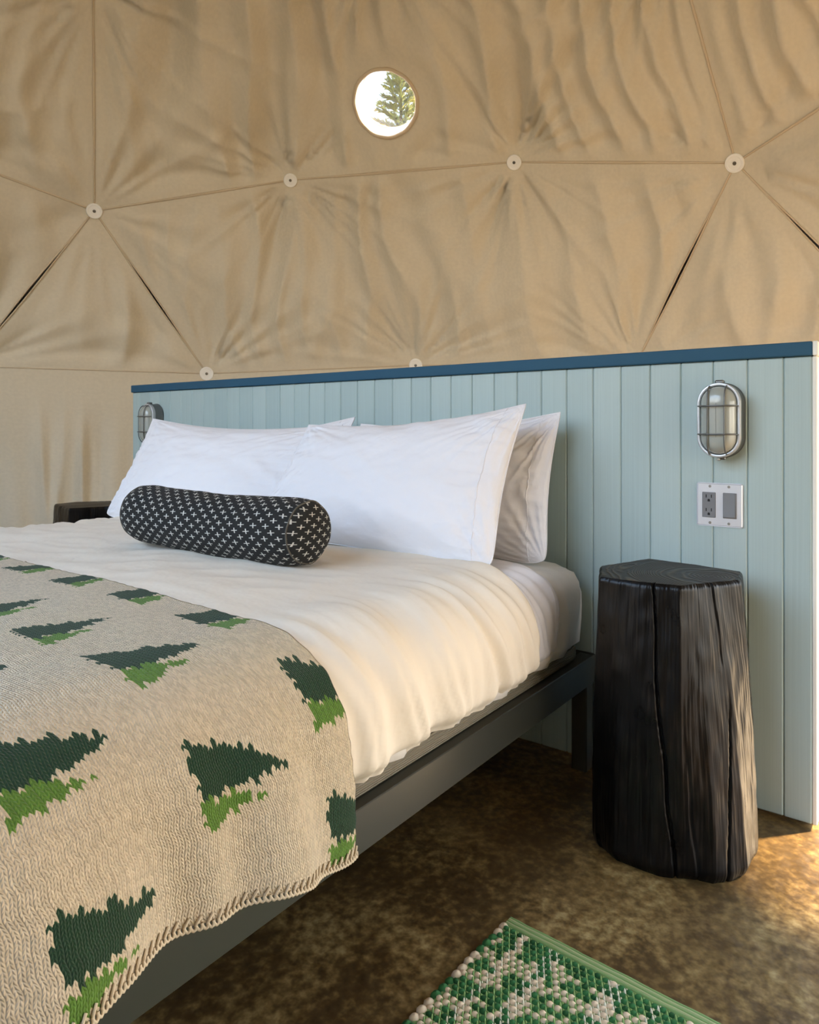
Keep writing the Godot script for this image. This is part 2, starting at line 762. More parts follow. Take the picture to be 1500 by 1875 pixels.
# ---------------------------------------------------------------- dome
func ico(i: int, upper: bool) -> Vector3:
	var e := atan(0.5)
	var a := YAW + TAU / 5.0 * i
	if not upper:
		a += PI / 5.0
		e = -e
	return Vector3(cos(e) * cos(a), sin(e), cos(e) * sin(a))


# a point of the dome's struts and nodes: bary (a, b, c) of an icosahedron face, flat between the nodes
func facet(a: Vector3, b: Vector3, c: Vector3, w: Vector3, r: float) -> Vector3:
	var q := w * 3.0
	var f := Vector3(floorf(q.x + 1e-6), floorf(q.y + 1e-6), floorf(q.z + 1e-6))
	var rest := q - f
	var sum := rest.x + rest.y + rest.z
	var p := Vector3.ZERO
	if sum < 0.5:
		return AXIS + (f.x * a + f.y * b + f.z * c).normalized() * r
	if sum < 1.5:   # upright small triangle
		p += (a * (f.x + 1) + b * f.y + c * f.z).normalized() * rest.x
		p += (a * f.x + b * (f.y + 1) + c * f.z).normalized() * rest.y
		p += (a * f.x + b * f.y + c * (f.z + 1)).normalized() * rest.z
	else:           # inverted small triangle
		p += (a * f.x + b * (f.y + 1) + c * (f.z + 1)).normalized() * (1.0 - rest.x)
		p += (a * (f.x + 1) + b * f.y + c * (f.z + 1)).normalized() * (1.0 - rest.y)
		p += (a * (f.x + 1) + b * (f.y + 1) + c * f.z).normalized() * (1.0 - rest.z)
	return AXIS + p * r


const PORT := Vector3(-0.793, 2.887, -1.157)
const PORT_IN := Vector3(0.323, -0.629, 0.707)   # into the room
const PORT_R := 0.186


# how far the cloth hangs into the room at p
func cloth(p: Vector3, nodes: Array, edge: float, seed_: float, amount: float) -> float:
	var near := 9.0
	var fold := 0.0
	for k in nodes.size():
		var q: Vector3 = nodes[k]
		var dv := p - q
		var rho := dv.length()
		near = minf(near, rho)
		if rho < 1.9 and rho > 0.02:
			var z := (q - AXIS).normalized()
			var x := Vector3.UP.cross(z)
			x = x.normalized() if x.length() > 0.05 else Vector3.RIGHT
			var y := z.cross(x)
			var a := atan2(dv.dot(y), dv.dot(x))
			var g := ss(0.02, 0.16, rho) * exp(-rho / 0.52)
			var n := nz2.get_noise_3d(cos(a) * 3.4 + k * 7.1 + seed_, sin(a) * 3.4, rho * 0.35 + seed_)
			fold += g * (0.5 - absf(n) * 2.2) * 0.036
	var az := atan2(p.z - AXIS.z, p.x - AXIS.x)
	var s := az * 2.9 + 0.07 * nz2.get_noise_2d(p.y * 1.1, az * 3.0 + seed_)
	var t := p.y
	var l := nz2.get_noise_3d(s * 3.3, t * 0.42, seed_)
	fold += (0.45 - absf(l) * 1.5) * 0.060
	var mask := ss(0.0, 0.5, nz2.get_noise_3d(s * 1.3 + 30.0, t * 0.8, seed_ * 2.0))
	fold += nz2.get_noise_3d(s * 14.0, t * 0.7, seed_ + 5.0) * 0.0055 * mask
	fold += nz2.get_noise_3d(s * 34.0, t * 1.1, seed_ + 9.0) * 0.0040 * mask
	return 0.055 * ss(0.0, 0.75, near) * ss(0.0, 0.45, edge) + amount * fold * ss(0.0, 0.13, edge)


# rows of a face between wc_max (share of c) and wa_min (share of a); hole: the porthole
func panel(a: Vector3, b: Vector3, c: Vector3, n: int, r: float, sag: float, seed_: float, wc_max := 1.0, wa_min := 0.0, hole := false, gap := [0.0, 0.0, 0.0]) -> Array:
	var v := PackedVector3Array()
	var idx := PackedInt32Array()
	var uv := PackedVector2Array()
	var at := {}
	var nodes := []
	for i in 4:
		for j in 4 - i:
			nodes.append(facet(a, b, c, Vector3(i, j, 3 - i - j) / 3.0, r))
	var alt := 3.15 * r / 3.5
	var cell := 1.2 / n * 3.2
	var inside := {}
	var pn := PORT_IN.normalized()
	var rims := [[], [], []]      # edge points: opposite a, opposite b, opposite c (or the cut)
	for i in n + 1:
		for j in n + 1 - i:
			var k := n - i - j
			if k > n * wc_max + 0.01 or i < n * wa_min - 0.01:
				continue
			var w := Vector3(i, j, k) / n
			var p := facet(a, b, c, w, r)
			var da := (w.x - wa_min) * alt
			var db := w.y * alt
			var dc := w.z * alt
			var dcut := (wc_max - w.z) * alt if wc_max < 1.0 else 9.0
			var edge := minf(minf(da, db), minf(dc, dcut))
			var inward := (AXIS - p).normalized()
			if sag > 0.0:
				# the cloth's edges bow apart between the nodes
				var along := [w.z * 3.0, w.x * 3.0, w.x * 3.0]
				var ds := [da if wa_min == 0.0 else 9.0, db, dc]
				var apex := [a, b, c]
				for e in 3:
					if gap[e] != 0.0 and ds[e] < 0.25:
						var f: float = along[e] - floorf(along[e])
						var bow: float = pow(sin(PI * f), 2.0) * gap[e] * (1.0 - ss(0.0, 0.25, ds[e]))
						var towards := facet(a, b, c, Vector3.ONE / 3.0, r) - p
						p += towards.normalized() * bow
				p += inward * (cloth(p, nodes, edge, seed_, sag))
			if hole:
				var d := p - PORT
				d -= pn * d.dot(pn)
				var rr := d.length()
				if rr < PORT_R - cell * 0.62:
					inside[v.size()] = true
				elif rr < PORT_R + cell * 0.62:
					p += d.normalized() * (PORT_R - rr)
				if rr < PORT_R * 2.2 and sag > 0.0:   # the cloth is flat round the porthole
					p -= pn * (p - PORT).dot(pn) * (1.0 - ss(PORT_R * 1.15, PORT_R * 2.2, rr))
			at[i * 1000 + j] = v.size()
			if absf(da) < 1e-4: rims[0].append(p)
			if j == 0: rims[1].append(p)
			if k == 0 or absf(dcut) < 1e-4:
				if k == 0: rims[2].append(p)
				else: rims.append(p)
			v.append(p)
			uv.append(Vector2(w.x * 3.3, w.y * 3.3))
	for i in n:
		for j in n - i:
			var t := [at.get(i * 1000 + j, -1), at.get((i + 1) * 1000 + j, -1), at.get(i * 1000 + j + 1, -1), at.get((i + 1) * 1000 + j + 1, -1)]
			for q in [[0, 1, 2], [1, 3, 2]]:
				if t[q[0]] < 0 or t[q[1]] < 0 or t[q[2]] < 0:
					continue
				if hole and (inside.has(t[q[0]]) or inside.has(t[q[1]]) or inside.has(t[q[2]])):
					continue
				idx.append_array([t[q[0]], t[q[1]], t[q[2]]])
	# the room side is the front
	var g := (v[idx[2]] - v[idx[0]]).cross(v[idx[1]] - v[idx[0]])
	if g.dot(AXIS - v[idx[0]]) < 0.0:
		for q in range(0, idx.size(), 3):
			var s := idx[q]
			idx[q] = idx[q + 1]
			idx[q + 1] = s
	return [smooth_mesh(v, uv, idx), rims]


# the struts of a face, on its outline or inside it, as pairs of points; wc: the share of c where the face is cut (0: whole)
func struts(a: Vector3, b: Vector3, c: Vector3, wc: float, outline: bool) -> Array:
	var list := []
	for i in 4:
		for j in 4 - i:
			var k := 3 - i - j
			if wc > 0.0 and k > 1:
				continue
			for d in [[1, -1, 0], [1, 0, -1], [0, 1, -1]]:
				var q := [i + d[0], j + d[1], k + d[2]]
				if q.min() < 0 or (wc > 0.0 and q[2] > 1):
					continue
				var rim: bool = (i == 0 and q[0] == 0) or (j == 0 and q[1] == 0) or (k == 0 and q[2] == 0) or (wc > 0.0 and k == 1 and q[2] == 1)
				if rim == outline:
					list.append([facet(a, b, c, Vector3(i, j, k) / 3.0, RAD), facet(a, b, c, Vector3(q[0], q[1], q[2]) / 3.0, RAD)])
	return list


func ring_node(i: int, which: int, r: float) -> Vector3:   # the nodes of the ring where lining and wall cloth meet: 0, 1, 2 under upper vertex i .. i + 1
	var a := ico(i, true)
	var b := ico(i + 1, true)
	var g := ico(i, false)
	var d := (a * 2.0 + g) if which == 0 else ((a + b + g) if which == 1 else (b * 2.0 + g))
	return AXIS + d.normalized() * r


func hem_of(parent: Node3D, pts: Array) -> void:
	var p := PackedVector3Array()
	for k in range(0, pts.size(), 3):
		p.append(pts[k])
	p.append(pts[-1])
	for k in p.size():
		p[k] += (AXIS - p[k]).normalized() * 0.004
	part("hem", tube(p, 0.0048, 6), mats.hem, parent)


func build_dome() -> void:
	var ceiling := structure("ceiling")
	var wall := structure("wall_back")
	var shell := structure("wall_outer")
	var top := Vector3.UP
	var out_r := RAD * 1.035
	for i in 5:
		var a := ico(i, true)
		var b := ico(i + 1, true)
		var g := ico(i, false)
		var gp := ico(i - 1, false)
		var seen: bool = i == 0 or i == 1 or i == 4
		var fine := 210 if i == 0 else (150 if seen else 30)
		if i == 3:   # the clear front; only the small panel at this vertex is cloth
			part("lining_panel", panel(a, gp, g, 30, RAD, 0.6, 85.0, 1.0, 2.0 / 3.0)[0], mats.lining, ceiling)
			part("cover_panel", panel(a, gp, g, 6, out_r, 0.0, 0.0, 1.0, 2.0 / 3.0)[0], mats.shell, shell)
			part("lining_panel", panel(top, a, b, 30, RAD, 0.6, 95.0, 1.0, 1.0 / 3.0)[0], mats.lining, ceiling)
			part("cover_panel", panel(top, a, b, 6, out_r, 0.0, 0.0, 1.0, 1.0 / 3.0)[0], mats.shell, shell)
			continue
		# upper panel
		var r := panel(a, b, top, fine, RAD, 1.35 if seen else 0.7, 3.0 + i * 4.0, 1.0, 0.0, i == 0, [0.003, 0.003, 0.004])
		var o := part("lining_panel", r[0], mats.lining, ceiling)
		for e in 3:
			hem_of(o, r[1][e])
		part("cover_panel", panel(a, b, top, 60 if i == 0 else 6, out_r, 0.0, 0.0, 1.0, 0.0, i == 0)[0], mats.shell, shell)
		# panel below, over the wall cloth
		if true:
			r = panel(a, b, g, fine if i != 4 else 90, RAD, 1.15, 40.0 + i * 5.0, 1.0 / 3.0, 0.0, false, [0.016, 0.012, 0.004])
			o = part("lining_panel", r[0], mats.lining, ceiling)
			for e in 3:
				if r[1][e].size() > 3:
					hem_of(o, r[1][e])
			hem_of(o, r[1].slice(3))
			part("cover_panel", panel(a, b, g, 6, out_r, 0.0, 0.0, 1.0 / 3.0)[0], mats.shell, shell)
		if true:
			r = panel(a, gp, g, 150, RAD, 1.1, 70.0 + i * 5.0, 1.0, 2.0 / 3.0, false, [0.0, 0.014, 0.014])
			o = part("lining_panel", r[0], mats.lining, ceiling)
			for e in 3:
				if r[1][e].size() > 3:
					hem_of(o, r[1][e])
			part("cover_panel", panel(a, gp, g, 6, out_r, 0.0, 0.0, 1.0, 2.0 / 3.0)[0], mats.shell, shell)
	# wall cloth below the ring, and the outer wall; open at the front window and the side door
	var panes := []
	for i in 5:
		var ring := [ring_node(i - 1, 2, RAD), ring_node(i, 0, RAD), ring_node(i, 1, RAD), ring_node(i, 2, RAD)]
		for k in 3:
			var p: Vector3 = ring[k]
			var q: Vector3 = ring[k + 1]
			var open := (k == 0 and i == 2) or (k > 0 and i == 1)
			if open:
				panes.append([p, q, Vector3(q.x, FL, q.z), Vector3(p.x, FL, p.z)])
				continue
			var n_out := Vector3((p + q).x / 2 - AXIS.x, 0, (p + q).z / 2 - AXIS.z).normalized()
			var long := (q - p).length()
			var fine := 110 if i == 0 or (i == 1 and k == 0) or i == 4 else 16
			var f := func(ii, jj):
				var s: float = ii / float(fine)
				var t: float = jj / 40.0
				var z := p.lerp(q, s)
				z.y = lerpf(z.y, FL + 0.004, t)
				var x: float = s * long + i * 4.4 + k * 1.5
				var e := ss(0.0, 0.06, minf(s, 1.0 - s) * long)
				var d := (0.4 - absf(nz2.get_noise_2d(x * 3.4, z.y * 0.4)) * 1.4) * 0.07 * ss(0.10, 0.45, t)
				d += nz2.get_noise_2d(x * 11.0, z.y * 0.4) * 0.016 * ss(0.15, 0.5, nz2.get_noise_2d(x * 1.7, 3.0) + 0.15) * ss(0.15, 0.5, t)
				d += 0.035 * sin(PI * t) 
				return z - n_out * (d * e + 0.002)
			part("wall_cloth", grid(fine, 40, f, func(ii, jj): return Vector2(ii, jj) * 0.03), mats.lining, wall)
			var po := AXIS + (p - AXIS) * 1.035
			var qo := AXIS + (q - AXIS) * 1.035
			part("outer_wall", bar_mesh(Vector3(po.x, (po.y + FL) / 2 - 0.1, po.z), Vector3(qo.x, (qo.y + FL) / 2 - 0.1, qo.z), (po.y - FL) + 0.25, 0.02, n_out), mats.shell, shell)
	# windows: the tall clear front, two faces high, and the glazed door on the right
	var v3 := ico(3, true)
	var v4 := ico(4, true)
	var w := structure("window_2")
	part("pane", panel(v3, v4, top, 3, RAD, 0.0, 0.0, 1.0 / 3.0)[0], mats.pane, w)
	bars(w, "window_frame", struts(v3, v4, top, 1.0 / 3.0, true), 0.06, 0.26)
	bars(w, "strut", struts(v3, v4, top, 1.0 / 3.0, false), 0.035, 0.035)
	w = structure("window_3")
	part("pane", panel(v3, v4, ico(3, false), 3, RAD, 0.0, 0.0, 1.0 / 3.0)[0], mats.pane, w)
	bars(w, "window_frame", struts(v3, v4, ico(3, false), 1.0 / 3.0, true), 0.06, 0.26)
	bars(w, "strut", struts(v3, v4, ico(3, false), 1.0 / 3.0, false), 0.035, 0.035)
	for k in panes.size():
		w = structure("door_%d" % (k + 1))
		var ps: Array = panes[k]
		var mid := Vector3.ZERO
		for p in ps:
			mid += p / ps.size()
		var st := start()
		for e in range(1, ps.size() - 1):
			tri(st, ps[0], ps[e], ps[e + 1], mid + (mid - AXIS))
		st.generate_normals()
		part("pane", st.commit(), mats.pane, w)
		var es := []
		for e in ps.size():
			es.append([ps[e], ps[(e + 1) % ps.size()]])
		bars(w, "door_frame", es, 0.05, 0.26)
	# the porthole
	var port := structure("window_1")
	var bs := frame(PORT_IN)
	var xf := Transform3D(bs, PORT)
	var rim := PackedVector3Array()
	for k in 64:
		var an: float = TAU * k / 64
		var wob := 1.0 + 0.012 * sin(an * 3.0 + 1.0) + 0.006 * sin(an * 11.0)
		rim.append(Vector3(cos(an) * PORT_R * wob, sin(an) * PORT_R * wob, 0.004))
	part("hem", tube(rim, 0.011, 8, true), mats.hem, port, xf)
	var sleeve := func(i, j):
		var an: float = TAU * i / 64.0
		var wob := 1.0 + 0.02 * sin(an * 3.0 + 2.0 + j * 0.3) + 0.012 * sin(an * 7.0 + j * 0.4)
		var rr := PORT_R * lerpf(1.0, 0.97, j / 8.0) * wob
		return Vector3(-cos(an) * rr, sin(an) * rr, -0.16 * j / 8.0)
	part("sleeve", grid(64, 8, sleeve, no_uv, true), mats.vinyl, port, xf)
	var outer := PackedVector3Array()
	for k in 64:
		var an: float = TAU * k / 64
		outer.append(Vector3(cos(an) * PORT_R * 0.98, sin(an) * PORT_R * 0.98, -0.155))
	part("outer_rim", tube(outer, 0.008, 8, true), mats.hem, port, xf)
	part("pane", lathe([Vector2(0, -0.160), Vector2(PORT_R, -0.160)], 48), mats.pane, port, xf)
	# the fastening discs at the nodes
	var a0 := ico(0, true)
	var b0 := ico(1, true)
	var tags := [
		[a0, "white fastening disc at the left star of tent seams", 1.0],
		[(a0 * 2 + b0).normalized(), "white fastening disc on the tent seam left below the porthole", 0.92],
		[(a0 + b0 * 2).normalized(), "white fastening disc on the tent seam right of the porthole", 0.95],
		[b0, "white fastening disc at the right star of tent seams above the wall lamp", 1.02],
		[(ring_node(0, 0, 1.0) - AXIS).normalized(), "low white fastening disc above the left end of the headboard", 1.0],
		[(ring_node(0, 1, 1.0) - AXIS).normalized(), "white fastening disc half hidden behind the middle of the headboard cap", 1.0]]
	for t in tags:
		var n: Vector3 = t[0]
		var d := thing("fastening_disc", t[1], "disc", AXIS + n * (RAD - 0.013), "fastening discs on the tent seams")
		d.basis = frame(-n)
		var s: float = 0.047 * t[2]
		part("disc", lathe([Vector2(0, -0.004), Vector2(s * 0.97, -0.004), Vector2(s, -0.001), Vector2(s, 0.005), Vector2(s * 0.93, 0.0085), Vector2(s * 0.78, 0.0085), Vector2(s * 0.66, 0.0065), Vector2(0, 0.0055)], 40), mats.disc, d)
		var bolt := part("bolt", lathe([Vector2(s * 0.21, 0.005), Vector2(s * 0.19, 0.0075), Vector2(s * 0.13, 0.008), Vector2(s * 0.12, 0.014), Vector2(s * 0.09, 0.016), Vector2(0, 0.016)], 18), mats.bolt, d)
		bolt.set_meta("label", "grey metal bolt")


# ---------------------------------------------------------------- headboard
func build_headboard() -> void:
	var t := thing("headboard", "long pale blue headboard of vertical boards with dark blue cap behind the bed", "headboard")
	var x1 := 1.52
	var edges := [x1]
	var k := 0
	while 1.4552 - 0.0856 * k > -1.50:
		edges.append(1.4552 - 0.0856 * k)
		k += 1
	edges.append(-1.52)
	for e in edges.size() - 1:
		var r: float = edges[e]
		var l: float = edges[e + 1]
		var w := r - l
		var st := start()
		# a tongue-and-groove board with a v cut down each side
		bevel(st, Vector3(0, 0.592, -0.0095), Vector3(w - 0.0006, 1.184, 0.019), 0.0032)
		st.generate_normals()
		part("board", st.commit(), mats["board%d" % ((e * 7 + e / 3) % 3)], t, Transform3D(Basis(), Vector3((l + r) / 2, 0, 0)))
	part("backing", box_mesh(Vector3(0, 0.592, -0.069), Vector3(3.02, 1.18, 0.098), 0.002), mats.white_trim, t)
	part("cap", box_mesh(Vector3(0, 1.2025, -0.054), Vector3(3.044, 0.036, 0.128), 0.003), mats.cap, t).set_meta("label", "dark blue cap rail along the top")
	var en := part("end_board", box_mesh(Vector3(1.5255, 0.592, -0.063), Vector3(0.011, 1.184, 0.124), 0.002), mats.white_trim, t)
	en.set_meta("label", "white painted end board")
	part("end_cap", box_mesh(Vector3(1.5275, 1.2025, -0.056), Vector3(0.012, 0.0365, 0.13), 0.002), mats.white_trim, t).set_meta("label", "white end of the cap")
	var n := part("recess", box_mesh(Vector3(1.5325, 0.957, -0.075), Vector3(0.004, 0.236, 0.072), 0.001), mats.dark, t)
	n.set_meta("label", "narrow dark panel set in the white end")
	# feet under the boards
	for x in [-1.3, 0.0, 1.48]:
		part("foot", box_mesh(Vector3(x, FL / 2, -0.07), Vector3(0.06, -FL, 0.08), 0.001), mats.white_trim, t)


# ---------------------------------------------------------------- bed
const RX := 0.955
const RZ0 := 0.014
const RZ1 := 2.14


func build_bed() -> void:
	var t := thing("platform_bed", "low dark olive metal bed frame with square legs under the mattress", "bed")
	for s in [1.0, -1.0]:
		var st := start()
		bevel(st, Vector3(s * (RX - 0.003), 0.286, (RZ0 + RZ1) / 2), Vector3(0.006, 0.082, RZ1 - RZ0), 0.0018)
		bevel(st, Vector3(s * (RX - 0.026), 0.322, (RZ0 + RZ1) / 2), Vector3(0.042, 0.005, RZ1 - RZ0 - 0.012), 0.001)
		st.generate_normals()
		part("side_rail", st.commit(), mats.bed_metal, t)
	for z in [RZ0, RZ1]:
		part("end_rail", box_mesh(Vector3(0, 0.286, z - 0.003), Vector3(2 * RX - 0.014, 0.082, 0.006), 0.0018), mats.bed_metal, t)
	for k in 7:
		part("slat", box_mesh(Vector3(0, 0.318, 0.28 + 0.28 * k), Vector3(2 * RX - 0.06, 0.016, 0.07), 0.003), mats.bed_metal, t)
	for p in [Vector2(1, 0), Vector2(-1, 0), Vector2(1, 1), Vector2(-1, 1)]:
		part("leg", box_mesh(Vector3(p.x * (RX - 0.031), (FL + 0.318) / 2, RZ0 + 0.027 if p.y == 0 else RZ1 - 0.032), Vector3(0.048, 0.318 - FL, 0.048), 0.003), mats.bed_metal, t)
	var base := thing("ribbed_foundation", "ribbed grey fabric foundation showing as a strip between duvet and metal rail", "foundation", Vector3(0, 0.3262, 0))
	var f := func(i, j):
		var per: Vector2 = rounded_rect(i / 160.0, 0.93, 1.0, 0.05)
		var y: float = [0.0, 0.003, 0.016, 0.032, 0.037][j]
		var inn: float = [0.004, 0.0, -0.001, 0.0, 0.004][j]
		return Vector3(per.x * (1.0 - inn), y, 1.06 + per.y * (1.0 - inn))
	part("ribbed_cover", grid(160, 4, f, func(i, j): return Vector2(i * 0.04, [0, 0.003, 0.016, 0.032, 0.037][j]), true), mats.ribbed, base)
	part("top", box_mesh(Vector3(0, 0.018, 1.06), Vector3(1.80, 0.034, 1.94), 0.003), mats.ribbed, base)


# anticlockwise seen from above with z down the page; t in 0..1
func rounded_rect(t: float, hx: float, hz: float, r: float) -> Vector2:
	var sx := 2 * (hx - r)
	var sz := 2 * (hz - r)
	var arc := PI / 2 * r
	var total := 2 * sx + 2 * sz + 4 * arc
	var d := fposmod(t, 1.0) * total
	var legs := [[sx, Vector2(-hx + r, hz), Vector2(1, 0)], [sz, Vector2(hx, hz - r), Vector2(0, -1)], [sx, Vector2(hx - r, -hz), Vector2(-1, 0)], [sz, Vector2(-hx, -hz + r), Vector2(0, 1)]]
	var centres := [Vector2(hx - r, hz - r), Vector2(hx - r, -hz + r), Vector2(-hx + r, -hz + r), Vector2(-hx + r, hz - r)]
	for k in 4:
		if d <= legs[k][0]:
			return legs[k][1] + legs[k][2] * d
		d -= legs[k][0]
		if d <= arc:
			var a0: float = PI / 2 - k * PI / 2
			var a := a0 - d / r
			return centres[k] + Vector2(cos(a), sin(a)) * r
		d -= arc
	return legs[0][1]


# the bed's cross-section: u is the arc from the middle; returns (x, y)
func section(u: float, half: float, top: float, rx: float, ry: float, crown := 0.007) -> Vector2:
	var s := signf(u)
	u = absf(u)
	var flat := half - rx
	if u <= flat:
		return Vector2(s * u, top + crown * (1.0 - (u / flat) * (u / flat)))
	var q := u - flat
	var arc := PI / 2 * (rx + ry) / 2.0
	if q <= arc:
		var a := q / arc * PI / 2
		return Vector2(s * (flat + rx * sin(a)), top - ry * (1.0 - cos(a)))
	return Vector2(s * half, top - ry - (q - arc))


func build_bedding() -> void:
	# mattress in a fitted sheet
	var t := thing("mattress", "mattress in a white fitted sheet showing at the head of the bed", "mattress", Vector3(0, 0.365, 0))
	var f := func(i, j):
		var layers := [[0.0, -0.03], [0.004, -0.008], [0.03, 0.0], [0.07, 0.003], [0.11, 0.004], [0.15, 0.003], [0.185, -0.004], [0.215, -0.024], [0.236, -0.058], [0.247, -0.10], [0.2505, -0.16]]
		var l: Array = layers[mini(j, 10)]
		var inn: float = l[1]
		var y: float = l[0]
		var per: Vector2 = rounded_rect(i / 360.0, 0.948, 1.04, 0.085)
		if j > 10:
			var sc: float = 1.0 - (j - 10) / 10.0
			per = rounded_rect(i / 360.0, 0.948 - 0.16, 1.04 - 0.16, 0.03) * sc
			y += 0.010 * (1.0 - sc * sc)
			inn = 0.0
			return Vector3(per.x, y, 1.07 + per.y)
		var corner := rounded_rect(i / 360.0, 0.948 + inn, 1.04 + inn, maxf(0.085 + inn * 0.4, 0.03))
		var w := nz2.get_noise_3d(corner.x * 9.0, y * 2.5, corner.y * 9.0) * 0.020 * ss(0.23, 0.0, y) + nz2.get_noise_3d(corner.x * 22.0, y * 4.0, corner.y * 22.0) * 0.008
		return Vector3(corner.x * (1.0 + w), y, 1.07 + corner.y * (1.0 + w))
	part("fitted_sheet", grid(360, 20, f, func(i, j): return Vector2(i * 0.016, j * 0.03), true), mats.sheet, t)
	# flat sheet folded back over the duvet
	cover("flat_sheet", "flat white sheet turned down between the pillows and the duvet", "sheet", mats.flat_sheet, 0.30, 0.64, 0.963, 0.631, 0.115, 0.13, 0.376, 81, 0.55)
	cover("duvet", "off-white duvet over the bed with gathered sides under the knitted throw", "duvet", mats.duvet, 0.478, 2.235, 0.981, 0.655, 0.165, 0.165, 0.372, 82, 1.0)


# a cover draped across the bed from z0 to z1, hanging to y = low on both sides, with a rolled thickness
func cover(called: String, label: String, category: String, mat: Material, z0: float, z1: float, half: float, top: float, rx: float, ry: float, low: float, seed_: int, rough: float) -> void:
	var drop := half - rx + PI / 2 * (rx + ry) / 2.0 + (top - ry - low)
	var nu := 300
	var nv := 150
	var f := func(i, j):
		# j runs: 0..4 the rolled edge at z0, then along the bed
		var u: float = lerpf(-drop, drop, i / float(nu))
		var z: float = z0 + 0.006 + (z1 - z0) * pow(maxf(0, j - 4) / float(nv - 4), 1.25)
		var lift := 0.0
		if j < 5:
			var a: float = PI * 0.85 * (4 - j) / 4.0
			z -= 0.013 * sin(a)
			lift = -0.0115 * (1.0 - cos(a))
			if j == 0:
				z += 0.03
				lift = -0.024
		var p := section(u, half, top, rx, ry)
		var q := section(u + 0.004 * (1.0 if u < 0 else -1.0), half, top, rx, ry)
		var tan := (p - q).normalized() * (1.0 if u >= 0 else -1.0)
		var nrm := Vector2(-tan.y, tan.x)
		if nrm.dot(p - Vector2(0, 0.3)) < 0:
			nrm = -nrm
		var side := ss(half - rx - 0.10, half - rx * 0.2, absf(u))
		var down := clampf((top - p.y) / (top - low), 0, 1)
		var d := nz.get_noise_2d(u * 1.6 + seed_, z * 2.0) * 0.013 * (1.0 - side * 0.5)
		# gathers run down the side
		var zz := z + 0.10 * down + 0.02 * nz2.get_noise_2d(u * 4.0, z * 5.0)
		d += (nz2.get_noise_2d(zz * 10.0 + seed_, u * 0.9) * 0.017 + nz2.get_noise_2d(zz * 26.0 + seed_, u * 1.6) * 0.0075) * side * rough
		d += (0.35 - absf(nz2.get_noise_2d(u * 2.2 + z * 5.5, z * 2.4 - u * 3.0 + seed_))) * 0.005 * (1.0 - side) * rough
		d -= 0.034 * ss(0.80, 1.0, down) * ss(0.8, 1.0, down)   # tucked in at the bottom
		d += 0.010 * sin(PI * clampf(down, 0, 1)) * rough
		var under := ss(1.18, 1.34, z + 0.0) if top > 0.64 else 0.0
		d = lerpf(d, -0.012 - 0.034 * ss(0.8, 1.0, down), under)
		p += nrm * (d + lift)
		p.y += 0.006 * nz2.get_noise_2d(z * 6.0, 3.3 + seed_) * ss(0.7, 1.0, down)
		var zw := 0.008 * nz2.get_noise_2d(u * 4.0, seed_ + 1.0) if j < 6 else 0.0
		return Vector3(p.x, p.y, z + zw)
	var uvf := func(i, j): return Vector2(lerpf(-drop, drop, i / float(nu)), z0 + (z1 - z0) * pow(j / float(nv), 1.25))
	var o := part(called, grid(nu, nv, func(i, j): return f.call(nu - i, j), func(i, j): return uvf.call(nu - i, j)), mat, self)
	tag(o, label, category)


